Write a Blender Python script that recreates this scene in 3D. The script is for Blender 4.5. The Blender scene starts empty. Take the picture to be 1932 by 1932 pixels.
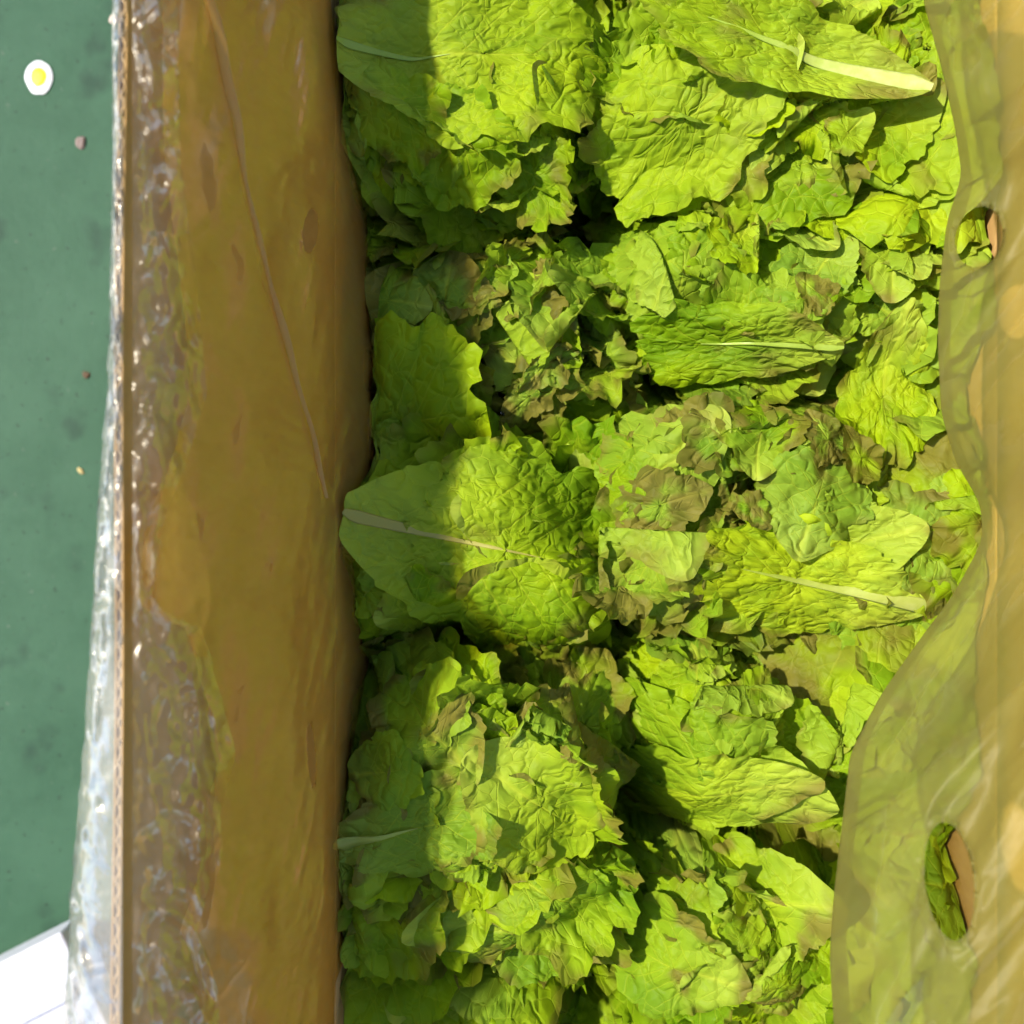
import bpy, math
import numpy as np

rng = np.random.default_rng(11)
scene = bpy.context.scene
col = scene.collection

# ---------------------------------------------------------------- camera, sky, sun, exposure
CAM_Z = 0.5                                  # camera height above the top of the lettuces (z = 0)
FOV = math.radians(56.0)
K = 2 * CAM_Z * math.tan(FOV / 2) / 1932.0   # metres per picture unit at z = 0
cam_data = bpy.data.cameras.new("camera")
cam_data.sensor_width = 36.0
cam_data.lens = 18.0 / math.tan(FOV / 2)
cam_data.clip_start = 0.01
cam_data.clip_end = 200.0
cam_data.dof.use_dof = True
cam_data.dof.focus_distance = 0.495
cam_data.dof.aperture_fstop = 6.0
cam = bpy.data.objects.new("camera", cam_data)
cam.location = (0, 0, CAM_Z)
col.objects.link(cam)
scene.camera = cam

SUN_ELEV = math.radians(51.5)
SUN_AZ = math.radians(163.0)                 # direction towards the sun, counter-clockwise from +x
sun_dir = (math.cos(SUN_AZ) * math.cos(SUN_ELEV), math.sin(SUN_AZ) * math.cos(SUN_ELEV), math.sin(SUN_ELEV))
world = bpy.data.worlds.new("World")
scene.world = world
world.use_nodes = True
wn = world.node_tree.nodes
sky = wn.new("ShaderNodeTexSky")
sky.sky_type = 'NISHITA'
sky.sun_disc = False
sky.sun_elevation = SUN_ELEV
sky.sun_rotation = math.radians(90.0) - SUN_AZ
wn["Background"].inputs["Strength"].default_value = 0.15
world.node_tree.links.new(sky.outputs[0], wn["Background"].inputs["Color"])
sun_data = bpy.data.lights.new("sun", 'SUN')
sun_data.energy = 4.6
sun_data.angle = math.radians(1.2)
sun_data.color = (1.0, 0.93, 0.78)
sun = bpy.data.objects.new("sun", sun_data)
from mathutils import Vector
sun.rotation_euler = Vector(sun_dir).to_track_quat('Z', 'Y').to_euler()
sun.location = (-1.5, 0.5, 2.0)
col.objects.link(sun)

scene.view_settings.view_transform = 'Standard'
scene.view_settings.look = 'None'
scene.view_settings.exposure = 0.52
scene.view_settings.gamma = 1.0
scene.view_settings.use_curve_mapping = False
scene.render.engine = 'CYCLES'
scene.cycles.use_denoising = True
scene.cycles.use_adaptive_sampling = True
scene.cycles.adaptive_threshold = 0.035
scene.cycles.adaptive_min_samples = 12
scene.cycles.max_bounces = 5
scene.cycles.diffuse_bounces = 3
scene.cycles.glossy_bounces = 2
scene.cycles.transmission_bounces = 4
scene.cycles.transparent_max_bounces = 24
scene.cycles.caustics_reflective = False
scene.cycles.caustics_refractive = False
scene.cycles.sample_clamp_indirect = 6.0


def P(px, py, z):
    """point of the place that stands at height z on the sight line through picture point (px, py) of 1932"""
    s = K * (CAM_Z - z) / CAM_Z
    return np.stack([(px - 966.0) * s, (966.0 - py) * s, z + 0.0 * px], -1)


# ---------------------------------------------------------------- node helper and materials
class NT:
    def __init__(self, name):
        self.m = bpy.data.materials.new(name)
        self.m.use_nodes = True
        self.t = self.m.node_tree
        self.t.nodes.clear()
        self.out = self.t.nodes.new("ShaderNodeOutputMaterial")

    def n(self, typ, ins=None, **kw):
        nd = self.t.nodes.new("ShaderNode" + typ)
        for k, v in kw.items():
            setattr(nd, k, v)
        for k, v in (ins or {}).items():
            self.set(nd.inputs[k], v)
        return nd

    def set(self, sock, v):
        if isinstance(v, bpy.types.NodeSocket):
            self.t.links.new(v, sock)
        else:
            if isinstance(v, tuple) and len(v) == 3 and sock.type == 'RGBA':
                v = v + (1.0,)
            sock.default_value = v

    def math(self, op, a, b=0.0, c=0.0, clamp=False):
        nd = self.n("Math", {0: a, 1: b, 2: c}, operation=op)
        nd.use_clamp = clamp
        return nd.outputs[0]

    def ss(self, x, lo, hi, a=0.0, b=1.0):
        return self.n("MapRange", {0: x, 1: lo, 2: hi, 3: a, 4: b}, interpolation_type='SMOOTHSTEP').outputs[0]

    def mix(self, f, a, b, blend='MIX'):
        nd = self.n("Mix", {0: f, 6: a, 7: b}, data_type='RGBA', blend_type=blend)
        return nd.outputs[2]

    def noise(self, vec, scale, detail=3.0, rough=0.55, out=0, dist=0.0):
        return self.n("TexNoise", {"Vector": vec, "Scale": scale, "Detail": detail, "Roughness": rough, "Distortion": dist}).outputs[out]

    def smix(self, f, a, b):
        return self.n("MixShader", {0: f, 1: a, 2: b}).outputs[0]

    def done(self, surf):
        self.t.links.new(surf, self.out.inputs["Surface"])
        return self.m


def leaf_material():
    t = NT("lettuce_leaf")
    uv = t.n("UVMap", uv_map="leaf_uv").outputs[0]
    sep = t.n("SeparateXYZ", {0: uv})
    u, v = sep.outputs[0], sep.outputs[1]
    rim = t.n("Attribute", attribute_name="rim").outputs[2]
    patch = t.n("Attribute", attribute_name="patch").outputs[2]      # slow variation of the green over the blade
    wilt = t.n("Attribute", attribute_name="wilt").outputs[2]        # browned areas
    tone = t.n("Attribute", attribute_type='OBJECT', attribute_name="tone").outputs[2]
    rnd = t.n("ObjectInfo").outputs["Random"]
    off = t.n("CombineXYZ", {0: t.math('MULTIPLY', rnd, 37.0), 1: t.math('MULTIPLY', rnd, 91.0), 2: 0.0}).outputs[0]
    size = t.n("Attribute", attribute_type='OBJECT', attribute_name="size").outputs[2]
    p = t.n("VectorMath", {0: t.n("VectorMath", {0: uv, "Scale": size}, operation='SCALE').outputs[0], 1: off}, operation='ADD').outputs[0]
    nc = t.n("TexNoise", {"Vector": p, "Scale": 6.5, "Detail": 2.0, "Roughness": 0.5})
    med, ncol = nc.outputs[0], nc.outputs[1]
    wobc = t.math('SUBTRACT', med, 0.5)
    av = t.math('ABSOLUTE', t.math('MULTIPLY_ADD', wobc, 0.03, v))
    q = t.math('MULTIPLY_ADD', av, -0.85, u)
    q = t.math('MULTIPLY_ADD', wobc, 0.05, q)
    side = t.math('MULTIPLY', t.math('GREATER_THAN', v, 0.0), 0.45)
    tri = t.math('ABSOLUTE', t.math('SUBTRACT', t.math('FRACT', t.math('MULTIPLY_ADD', q, 6.5, side)), 0.5))
    sec = t.ss(tri, 0.0, 0.06, 1.0, 0.0)
    sec = t.math('MULTIPLY', sec, t.ss(rim, 0.5, 0.95, 1.0, 0.0))
    pd = t.n("VectorMath", {0: p, 1: t.n("VectorMath", {0: ncol, "Scale": 0.09}, operation='SCALE').outputs[0]}, operation='ADD').outputs[0]
    vor = t.n("TexVoronoi", {"Vector": pd, "Scale": 12.0}, feature='DISTANCE_TO_EDGE', voronoi_dimensions='2D').outputs["Distance"]
    ter = t.ss(vor, 0.0, 0.05, 1.0, 0.0)
    midw = t.ss(u, 0.0, 0.9, 0.045, 0.006)
    mid = t.math('SUBTRACT', 1.0, t.math('DIVIDE', av, midw), clamp=True)
    mid = t.math('MULTIPLY', mid, t.ss(u, 0.6, 0.95, 1.0, 0.0))
    veins = t.math('MAXIMUM', t.math('MULTIPLY', sec, 0.55), t.math('MULTIPLY', ter, 0.33))
    veins = t.math('MAXIMUM', veins, mid)
    g = t.mix(patch, (0.155, 0.290, 0.005), (0.300, 0.440, 0.006))
    g = t.mix(tone, g, (0.440, 0.560, 0.006))
    dull = t.n("Attribute", attribute_type='OBJECT', attribute_name="dull").outputs[2]
    g = t.mix(dull, g, (0.205, 0.335, 0.045))
    g = t.mix(t.math('MULTIPLY', t.ss(med, 0.40, 0.68), 0.5), g, (0.135, 0.270, 0.008))
    g = t.mix(t.math('MULTIPLY', veins, 0.55), g, (0.54, 0.62, 0.035))
    pale = t.math('POWER', t.math('SUBTRACT', 1.0, u, clamp=True), 3.0)
    g = t.mix(t.math('MULTIPLY', pale, 0.55), g, (0.52, 0.60, 0.10))
    # the underside of a leaf is duller and paler
    back = t.n("NewGeometry").outputs["Backfacing"]
    g = t.mix(t.math('MULTIPLY', back, 0.5), g, (0.310, 0.440, 0.035))
    bcol = t.mix(t.ss(med, 0.38, 0.62), (0.105, 0.055, 0.018), (0.22, 0.16, 0.035))
    wm = t.ss(t.math('MULTIPLY_ADD', wobc, 1.8, wilt), -0.05, 1.05)
    g = t.mix(t.math('MULTIPLY', wm, 0.78), g, bcol)
    hgt = t.math('MULTIPLY_ADD', veins, -0.40, t.math('MULTIPLY', med, 1.5))
    hgt = t.math('ADD', hgt, t.math('MULTIPLY', t.ss(vor, 0.0, 0.4), 0.45))
    nsep = t.n("SeparateXYZ", {0: ncol})
    cr1 = t.math('ABSOLUTE', t.math('SUBTRACT', nsep.outputs[1], 0.5))
    cr2 = t.math('ABSOLUTE', t.math('SUBTRACT', nsep.outputs[2], 0.5))
    crm = t.math('MINIMUM', cr1, cr2)
    hgt = t.math('MULTIPLY_ADD', crm, 4.0, hgt)
    hgt = t.math('MULTIPLY_ADD', t.ss(crm, 0.0, 0.045), 0.45, hgt)
    bump = t.n("Bump", {"Strength": 0.48, "Distance": 0.0035, "Height": hgt}).outputs[0]
    pr = t.n("BsdfPrincipled", {"Base Color": g, "Roughness": 0.5, "Specular IOR Level": 0.10, "Normal": bump})
    tr = t.n("BsdfTranslucent", {"Color": t.mix(0.5, g, (0.40, 0.56, 0.008)), "Normal": bump})
    return t.done(t.smix(0.30, pr.outputs[0], tr.outputs[0]))


def rib_material():
    t = NT("lettuce_midrib")
    c = t.n("TexCoord").outputs["Object"]
    st = t.noise(c, 160.0, 4.0)
    g = t.mix(t.ss(st, 0.35, 0.7), (0.48, 0.56, 0.12), (0.60, 0.65, 0.22))
    pale = t.n("Attribute", attribute_type='OBJECT', attribute_name="pale").outputs[2]
    g = t.mix(pale, (0.30, 0.42, 0.035), g)
    along = t.n("Attribute", attribute_name="along").outputs[2]
    g = t.mix(t.ss(along, 0.1, 0.95), g, (0.36, 0.50, 0.05))
    rosy = t.n("Attribute", attribute_type='OBJECT', attribute_name="rosy").outputs[2]
    g = t.mix(t.math('MULTIPLY', rosy, 0.75), g, (0.42, 0.34, 0.085))
    bump = t.n("Bump", {"Strength": 0.3, "Distance": 0.001, "Height": st}).outputs[0]
    pr = t.n("BsdfPrincipled", {"Base Color": g, "Roughness": 0.42, "Specular IOR Level": 0.45, "Normal": bump,
                                "Subsurface Weight": 0.0})
    tr = t.n("BsdfTranslucent", {"Color": g})
    return t.done(t.smix(0.2, pr.outputs[0], tr.outputs[0]))


def cardboard_material(name, a, b):
    t = NT(name)
    c = t.n("TexCoord").outputs["Object"]
    sc = t.n("Mapping", {"Vector": c, "Scale": (1.0, 1.6, 1.0)}).outputs[0]
    f = t.noise(sc, 60.0, 6.0, 0.7)
    big = t.noise(c, 9.0, 3.0)
    g = t.mix(t.ss(f, 0.3, 0.7), a, b)
    g = t.mix(t.math('MULTIPLY', t.ss(big, 0.4, 0.7), 0.35), g, (a[0] * .8, a[1] * .75, a[2] * .6))
    y = t.n("SeparateXYZ", {0: c}).outputs[1]
    fl = t.math('SINE', t.math('MULTIPLY', y, 2 * math.pi / 0.0072))
    bump = t.n("Bump", {"Strength": 0.25, "Distance": 0.0006, "Height": t.math('MULTIPLY_ADD', fl, 0.5, f)}).outputs[0]
    pr = t.n("BsdfPrincipled", {"Base Color": g, "Roughness": 0.8, "Specular IOR Level": 0.2, "Normal": bump})
    return t.done(pr.outputs[0])


def film_material(name, tint, haze, hazecol, gloss_rough, crinkle, cr_scale, gloss=0.5):
    """thin polythene: mostly clear, a little milky, glossy, with fine crinkles"""
    t = NT(name)
    c = t.n("TexCoord").outputs["Object"]
    nz = t.n("TexNoise", {"Vector": c, "Scale": cr_scale, "Detail": 2.0, "Roughness": 0.5, "Distortion": 0.6})
    r1 = t.math('ABSOLUTE', t.math('SUBTRACT', nz.outputs[0], 0.5))
    bump = t.n("Bump", {"Strength": crinkle, "Distance": 0.3 / cr_scale, "Height": r1}).outputs[0]
    lw = t.n("LayerWeight", {"Blend": 0.35, "Normal": bump}).outputs["Fresnel"]
    tp = t.n("BsdfTransparent", {"Color": tint}).outputs[0]
    df = t.n("BsdfDiffuse", {"Color": hazecol, "Normal": bump}).outputs[0]
    tl = t.n("BsdfTranslucent", {"Color": hazecol, "Normal": bump}).outputs[0]
    milk = t.smix(0.45, df, tl)
    body = t.smix(haze, tp, milk)
    gl = t.n("BsdfGlossy", {"Color": (1, 0.95, 0.86), "Roughness": gloss_rough, "Normal": bump}).outputs[0]
    f = t.math('MULTIPLY', t.math('ADD', lw, 0.03), gloss, clamp=True)
    return t.done(t.smix(f, body, gl))


def floor_material():
    t = NT("painted_floor")
    c = t.n("TexCoord").outputs["Object"]
    n1 = t.noise(c, 9.0, 5.0, 0.6)
    n2 = t.noise(c, 60.0, 5.0, 0.65)
    n3 = t.noise(c, 20.0, 3.0, 0.5)
    g = t.mix(t.ss(n1, 0.3, 0.7), (0.034, 0.089, 0.051), (0.050, 0.116, 0.070))
    g = t.mix(t.math('MULTIPLY', t.ss(n2, 0.35, 0.75), 0.35), g, (0.052, 0.125, 0.072))
    g = t.mix(t.math('MULTIPLY', t.ss(n3, 0.56, 0.72), 0.6), g, (0.020, 0.042, 0.031))
    n4 = t.noise(c, 170.0, 3.0, 0.6)
    g = t.mix(t.math('MULTIPLY', t.ss(n4, 0.66, 0.74), 0.5), g, (0.13, 0.15, 0.12))
    g = t.mix(t.math('MULTIPLY', t.ss(n4, 0.30, 0.36, 1.0, 0.0), 0.6), g, (0.02, 0.03, 0.025))
    bump = t.n("Bump", {"Strength": 0.35, "Distance": 0.002, "Height": n2}).outputs[0]
    return t.done(t.n("BsdfPrincipled", {"Base Color": g, "Roughness": 0.6, "Specular IOR Level": 0.12, "Normal": bump}).outputs[0])


def plain(name, c, rough=0.6, bumpy=0.0, scale=80.0, c2=None):
    t = NT(name)
    k = t.n("TexCoord").outputs["Object"]
    f = t.noise(k, scale, 4.0)
    g = t.mix(t.ss(f, 0.3, 0.7), c, c2 or tuple(x * 0.92 for x in c))
    bump = t.n("Bump", {"Strength": bumpy, "Distance": 0.002, "Height": f}).outputs[0]
    return t.done(t.n("BsdfPrincipled", {"Base Color": g, "Roughness": rough, "Normal": bump}).outputs[0])


M_LEAF = leaf_material()
M_RIB = rib_material()
M_CARD = cardboard_material("kraft_cardboard", (0.54, 0.325, 0.125), (0.60, 0.37, 0.15))
M_CORE = cardboard_material("corrugated_core", (0.50, 0.33, 0.16), (0.60, 0.42, 0.22))
M_CLEAR = film_material("clear_film", (0.96, 0.92, 0.86), 0.12, (0.75, 0.60, 0.46), 0.22, 0.30, 60.0, 0.22)
M_OUTER = film_material("clear_outer_film", (0.95, 0.96, 0.96), 0.28, (0.84, 0.84, 0.84), 0.20, 0.40, 90.0, 0.45)
M_LINER = film_material("bounce_tinted_film", (0.98, 0.80, 0.42), 0.34, (0.92, 0.56, 0.15), 0.26, 0.20, 30.0, 0.13)  # yellow tint and haze stand in for light bounced off the lettuces
M_LINER_R = film_material("milky_yellow_film", (0.86, 0.82, 0.36), 0.60, (0.28, 0.265, 0.065), 0.40, 0.10, 20.0, 0.10)
M_PLEAT = film_material("pleated_film", (0.97, 0.86, 0.6), 0.35, (0.90, 0.66, 0.30), 0.3, 0.1, 40.0, 0.2)
M_FLOOR = floor_material()
M_WHITE = plain("white_foam", (0.58, 0.585, 0.66), 0.5, 0.1, 200.0)

# ---------------------------------------------------------------- mesh helpers
def mesh_from(name, verts, faces, smooth=True):
    me = bpy.data.meshes.new(name)
    verts = np.asarray(verts, dtype=np.float32)
    faces = np.asarray(faces, dtype=np.int32)
    k = faces.shape[1]
    me.vertices.add(len(verts))
    me.vertices.foreach_set("co", verts.ravel())
    me.loops.add(faces.size)
    me.loops.foreach_set("vertex_index", faces.ravel())
    me.polygons.add(len(faces))
    me.polygons.foreach_set("loop_start", np.arange(0, faces.size, k, dtype=np.int32))
    me.polygons.foreach_set("use_smooth", np.full(len(faces), smooth))
    me.update(calc_edges=True)
    me.validate()
    return me


def link(name, me, mat, parent=None, loc=(0, 0, 0)):
    o = bpy.data.objects.new(name, me)
    if me is not None and mat is not None:
        me.materials.append(mat)
    o.location = loc
    if parent is not None:
        o.parent = parent
    col.objects.link(o)
    return o


def tag(o, label=None, cat=None, group=None, kind=None):
    if label: o["label"] = label
    if cat: o["category"] = cat
    if group: o["group"] = group
    if kind: o["kind"] = kind
    return o


def grid_faces(nr, nc, wrap=False):
    i = np.arange(nr - 1)[:, None]
    j = np.arange(nc if wrap else nc - 1)[None, :]
    j2 = (j + 1) % nc
    return np.stack([i * nc + j, i * nc + j2, (i + 1) * nc + j2, (i + 1) * nc + j], -1).reshape(-1, 4)


def box_mesh(name, lo, hi, bevel=0.0):
    import bmesh
    bm = bmesh.new()
    bmesh.ops.create_cube(bm, size=1.0)
    for v in bm.verts:
        for a in range(3):
            v.co[a] = lo[a] + (v.co[a] + 0.5) * (hi[a] - lo[a])
    if bevel:
        bmesh.ops.bevel(bm, geom=list(bm.edges), offset=bevel, segments=3, affect='EDGES', profile=0.5)
    me = bpy.data.meshes.new(name)
    bm.to_mesh(me)
    bm.free()
    return me


_lat = np.random.default_rng(5).random((8, 64, 64)).astype(np.float32)


def vnoise(x, y, seed=0):
    """smooth value noise, 0..1"""
    L = _lat[seed % 8]
    xi = np.floor(x).astype(int); yi = np.floor(y).astype(int)
    fx = x - xi; fy = y - yi
    fx = fx * fx * fx * (fx * (fx * 6 - 15) + 10); fy = fy * fy * fy * (fy * (fy * 6 - 15) + 10)
    a = L[xi % 64, yi % 64]; b = L[(xi + 1) % 64, yi % 64]
    c = L[xi % 64, (yi + 1) % 64]; d = L[(xi + 1) % 64, (yi + 1) % 64]
    return (a * (1 - fx) + b * fx) * (1 - fy) + (c * (1 - fx) + d * fx) * fy


def ridged(x, y, seed=0, octaves=3):
    s = 0.0; a = 1.0
    for o in range(octaves):
        s = s + a * (1 - 2 * np.abs(vnoise(x * 2 ** o + 7.3 * o, y * 2 ** o + 3.1 * o, seed + o) - 0.5))
        a *= 0.5
    return s / 1.75 - 0.5


def crumple(x, y, seed=0):
    """sharp-edged facets, as in crumpled film, about -0.5..0.5"""
    s = 0.0
    for o in range(3):
        a = 0.9 + 2.1 * o + seed
        u = x * math.cos(a) + y * math.sin(a) + 1.3 * vnoise(x * .7 + 3 * o, y * .7 + 9, seed + o)
        s = s + np.abs((u % 1.0) - 0.5) * (0.3 + 1.0 * vnoise(x * 1.1 + 5 * o, y * 1.1 + 2, seed + o + 3))
    return s / 0.75 - 0.4


# ---------------------------------------------------------------- floor and things on it
FLOOR_Z = -0.26
fl = link("floor", mesh_from("floor", [(-6, -6, 0), (6, -6, 0), (6, 6, 0), (-6, 6, 0)], [(0, 1, 2, 3)]), M_FLOOR, loc=(0, 0, FLOOR_Z))
tag(fl, kind="structure")


def dome(name, rx, ry, h, seed, n=40, rings=8):
    th = np.linspace(0, 2 * np.pi, n, endpoint=False)
    rr = np.linspace(0.02, 1, rings)
    wob = 1 + 0.05 * (vnoise(np.cos(th) * 2 + 9, np.sin(th) * 2 + 9, seed) - .5) * 2
    R, T = np.meshgrid(rr, th, indexing='ij')
    W = np.broadcast_to(wob, R.shape)
    v = np.stack([R * W * rx * np.cos(T), R * W * ry * np.sin(T), h * (1 - R ** 4)], -1).reshape(-1, 3)
    f = grid_faces(rings, n, True)
    return mesh_from(name, v, f[:, ::-1])


c = P(74.0, 147.0, FLOOR_Z)
spot = link("round_spot", dome("round_spot", 0.0105, 0.0135, 0.0012, 1), plain("spot_white", (0.85, 0.87, 0.90), 0.5, 0.1), loc=(c[0], c[1], FLOOR_Z + 0.001))  # low white disc on the floor with a smaller yellow disc on top
link("yellow_centre", dome("yellow_centre", 0.0065, 0.0082, 0.0012, 2), plain("spot_yellow", (0.80, 0.72, 0.01), 0.5, 0.2, 400.0, (0.72, 0.60, 0.01)), spot, (0.0005, 0, 0.0008))
tag(spot, "small round white spot with a yellow centre on the green floor", "sticker")

# white foam lid lying beside the box
lid = link("foam_lid", None, None, loc=(0, 0, 0))
tag(lid, "white foam lid on the green floor under the bottom of the plastic", "lid")
LZ = -0.225
a0, a1 = P(-60.0, 1847.0, LZ), P(250.0, 1690.0, LZ)
d = (a1 - a0) / np.linalg.norm(a1 - a0)
nrm = np.array([d[1], -d[0], 0])
def lid_pt(s, t, z): return a0 + d * s + nrm * t + np.array([0, 0, z - LZ])
def lid_slab(name, s0, s1, t0, t1, z0, z1, parent):
    v = [lid_pt(s, t, z) for z in (z0, z1) for s, t in ((s0, t0), (s1, t0), (s1, t1), (s0, t1))]
    o = link(name, None, None)
    bpy.data.objects.remove(o)
    import bmesh
    bm = bmesh.new()
    vs = [bm.verts.new(tuple(map(float, q))) for q in v]
    for f in ((0, 3, 2, 1), (4, 5, 6, 7), (0, 1, 5, 4), (1, 2, 6, 5), (2, 3, 7, 6), (3, 0, 4, 7)):
        bm.faces.new([vs[i] for i in f])
    bmesh.ops.recalc_face_normals(bm, faces=list(bm.faces))
    bmesh.ops.bevel(bm, geom=list(bm.edges), offset=0.002, segments=3, affect='EDGES', profile=0.5)
    me = bpy.data.meshes.new(name); bm.to_mesh(me); bm.free()
    return link(name, me, M_WHITE, parent)
lid_slab("slab", -0.25, 0.078, 0.0, 0.4, FLOOR_Z + 0.002, LZ, lid)
for k, t0 in enumerate((0.040, 0.060)):
    lid_slab("ridge", -0.25, 0.070, t0, t0 + 0.009, LZ - 0.001, LZ + 0.003, lid)

# ---------------------------------------------------------------- carton
YT, YB = 0.37, -0.37
FOLD_X, RIM_X, RIM_Z = -0.092, -0.1435, 0.139
RFOLD_X, RRIM_X = 0.252, 0.305
BOARD = 0.0042
carton = link("cardboard_carton", None, None, loc=(0, 0, FLOOR_Z))
tag(carton, "open brown corrugated cardboard carton holding the lettuces", "carton")


def part(name, me, mat, parent):
    o = link(name, me, mat)
    o.parent = carton if parent is None else parent
    o.location = (0, 0, -FLOOR_Z) if parent is None else (0, 0, 0)
    return o


def board_point(side, y, h, depth):
    """point on the hinged flap: h 0..1 from fold to rim, depth measured outwards through the board"""
    fx, rx = (FOLD_X, RIM_X) if side < 0 else (RFOLD_X, RRIM_X)
    tilt = -0.0045 * (YT - y) / (YT - YB) * h if side < 0 else 0.0
    bow = 0.0008 * np.sin(np.pi * h) * np.sin(3.0 * y + 1.0) * side
    x = fx + (rx - fx) * h + tilt + bow
    z = RIM_Z * h + 0.0012 * np.sin(y * 23.0) * h
    L = math.hypot(rx - fx, RIM_Z)
    nx, nz = (RIM_Z / L) * side, -abs(rx - fx) / L
    return np.stack([x + nx * depth, y + 0 * x, z + nz * depth], -1)


def liner_mesh(side, d0, d1):
    ny, nh = 90, 14
    Y, Hh = np.meshgrid(np.linspace(YT, YB, ny), np.linspace(0, 1, nh), indexing='ij')
    a = board_point(side, Y, Hh, d0).reshape(-1, 3)
    b = board_point(side, Y, Hh, d1).reshape(-1, 3)
    f = grid_faces(ny, nh)
    n = len(a)
    faces = [f, f[:, ::-1] + n]
    edge = []
    for i in range(ny - 1):
        for j in (0, nh - 1):
            p0, p1 = i * nh + j, (i + 1) * nh + j
            edge.append((p0, p1, p1 + n, p0 + n))
    for j in range(nh - 1):
        for i in (0, ny - 1):
            p0, p1 = i * nh + j, i * nh + j + 1
            edge.append((p0, p1, p1 + n, p0 + n))
    return mesh_from("liner", np.vstack([a, b]), np.vstack(faces + [np.array(edge)]), True)


def core_mesh(side):
    pitch = 0.0074
    n = int((YT - YB) / pitch * 12)
    y = np.linspace(YT, YB, n)
    dep = BOARD / 2 + (BOARD - 0.0028) / 2 * np.sin(2 * np.pi * y / pitch)
    h = np.linspace(0, 0.997, 4)
    Y, Hh = np.meshgrid(y, h, indexing='ij')
    D = np.broadcast_to(dep[:, None], Y.shape)
    a = board_point(side, Y, Hh, D - 0.0005).reshape(-1, 3); b = board_point(side, Y, Hh, D + 0.0005).reshape(-1, 3)
    f = grid_faces(n, 4); m = len(a)
    i_ = np.arange(n - 1)
    cap = np.stack([i_ * 4 + 3, (i_ + 1) * 4 + 3, (i_ + 1) * 4 + 3 + m, i_ * 4 + 3 + m], -1)
    return mesh_from("core", np.vstack([a, b]), np.vstack([f, f[:, ::-1] + m, cap]), False)


for side in (-1, 1):
    fx = FOLD_X if side < 0 else RFOLD_X
    w = part("side_wall", box_mesh("side_wall", (min(fx, fx + side * BOARD), YB, FLOOR_Z + 0.003), (max(fx, fx + side * BOARD), YT, -0.0015), 0.0012), M_CARD, None)
    flap = part("flap", liner_mesh(side, 0.0, 0.0009), M_CARD, None)
    part("outer_liner", liner_mesh(side, BOARD - 0.0009, BOARD), M_CARD, flap)
    part("corrugated_core", core_mesh(side), M_CORE, flap)
for y0 in (YT, YB - BOARD):
    part("end_wall", box_mesh("end_wall", (FOLD_X + 0.001, y0, FLOOR_Z + 0.003), (RFOLD_X - 0.001, y0 + BOARD, 0.0), 0.0012), M_CARD, None)
part("bottom_panel", box_mesh("bottom_panel", (FOLD_X + 0.001, YB + 0.001, FLOOR_Z + 0.004), (RFOLD_X - 0.001, YT - 0.001, FLOOR_Z + 0.004 + BOARD)), M_CARD, None)

# picture height -> how far the liner bulges in front of the left wall (used by the liner and by the leaves that press against it)
B_EDGE = [(-300, 560), (0, 596), (190, 612), (330, 648), (500, 676), (640, 688), (800, 690), (880, 688), (950, 652), (1050, 640), (1250, 655), (1400, 632), (1490, 612), (1690, 612), (1860, 602), (1932, 598), (2250, 590)]

# ---------------------------------------------------------------- lettuce leaves: growth and crumpling of a sheet
NR, NTH = 20, 112


def leaf_outline(width, base_w, seed):
    """radius of the outline around the leaf's middle for each angle; leaf runs from x=0 (stalk) to x=1 (tip)"""
    r = np.random.default_rng(seed)
    s = np.linspace(0, 1, 400)
    w = (s ** 0.85) * (1 - s) ** 0.42
    w = w / w.max() * width * 0.5 + base_w * (1 - s) ** 2
    w[-1] = 0
    cx = 0.58
    px = np.concatenate([s, s[::-1]]); py = np.concatenate([w, -w[::-1]])
    ang = np.arctan2(py, px - cx); rad = np.hypot(px - cx, py)
    o = np.argsort(ang)
    th = np.linspace(0, 2 * np.pi, NTH, endpoint=False)
    R = np.interp((th + np.pi) % (2 * np.pi) - np.pi, ang[o], rad[o], period=2 * np.pi)
    lob = 1 + 0.07 * np.sin(th * r.integers(4, 7) + r.random() * 6) * (np.cos(th) > -0.7) + 0.05 * np.sin(th * r.integers(9, 13) + r.random() * 6) * (np.cos(th) > -0.7)
    return th, R * lob, cx


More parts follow.
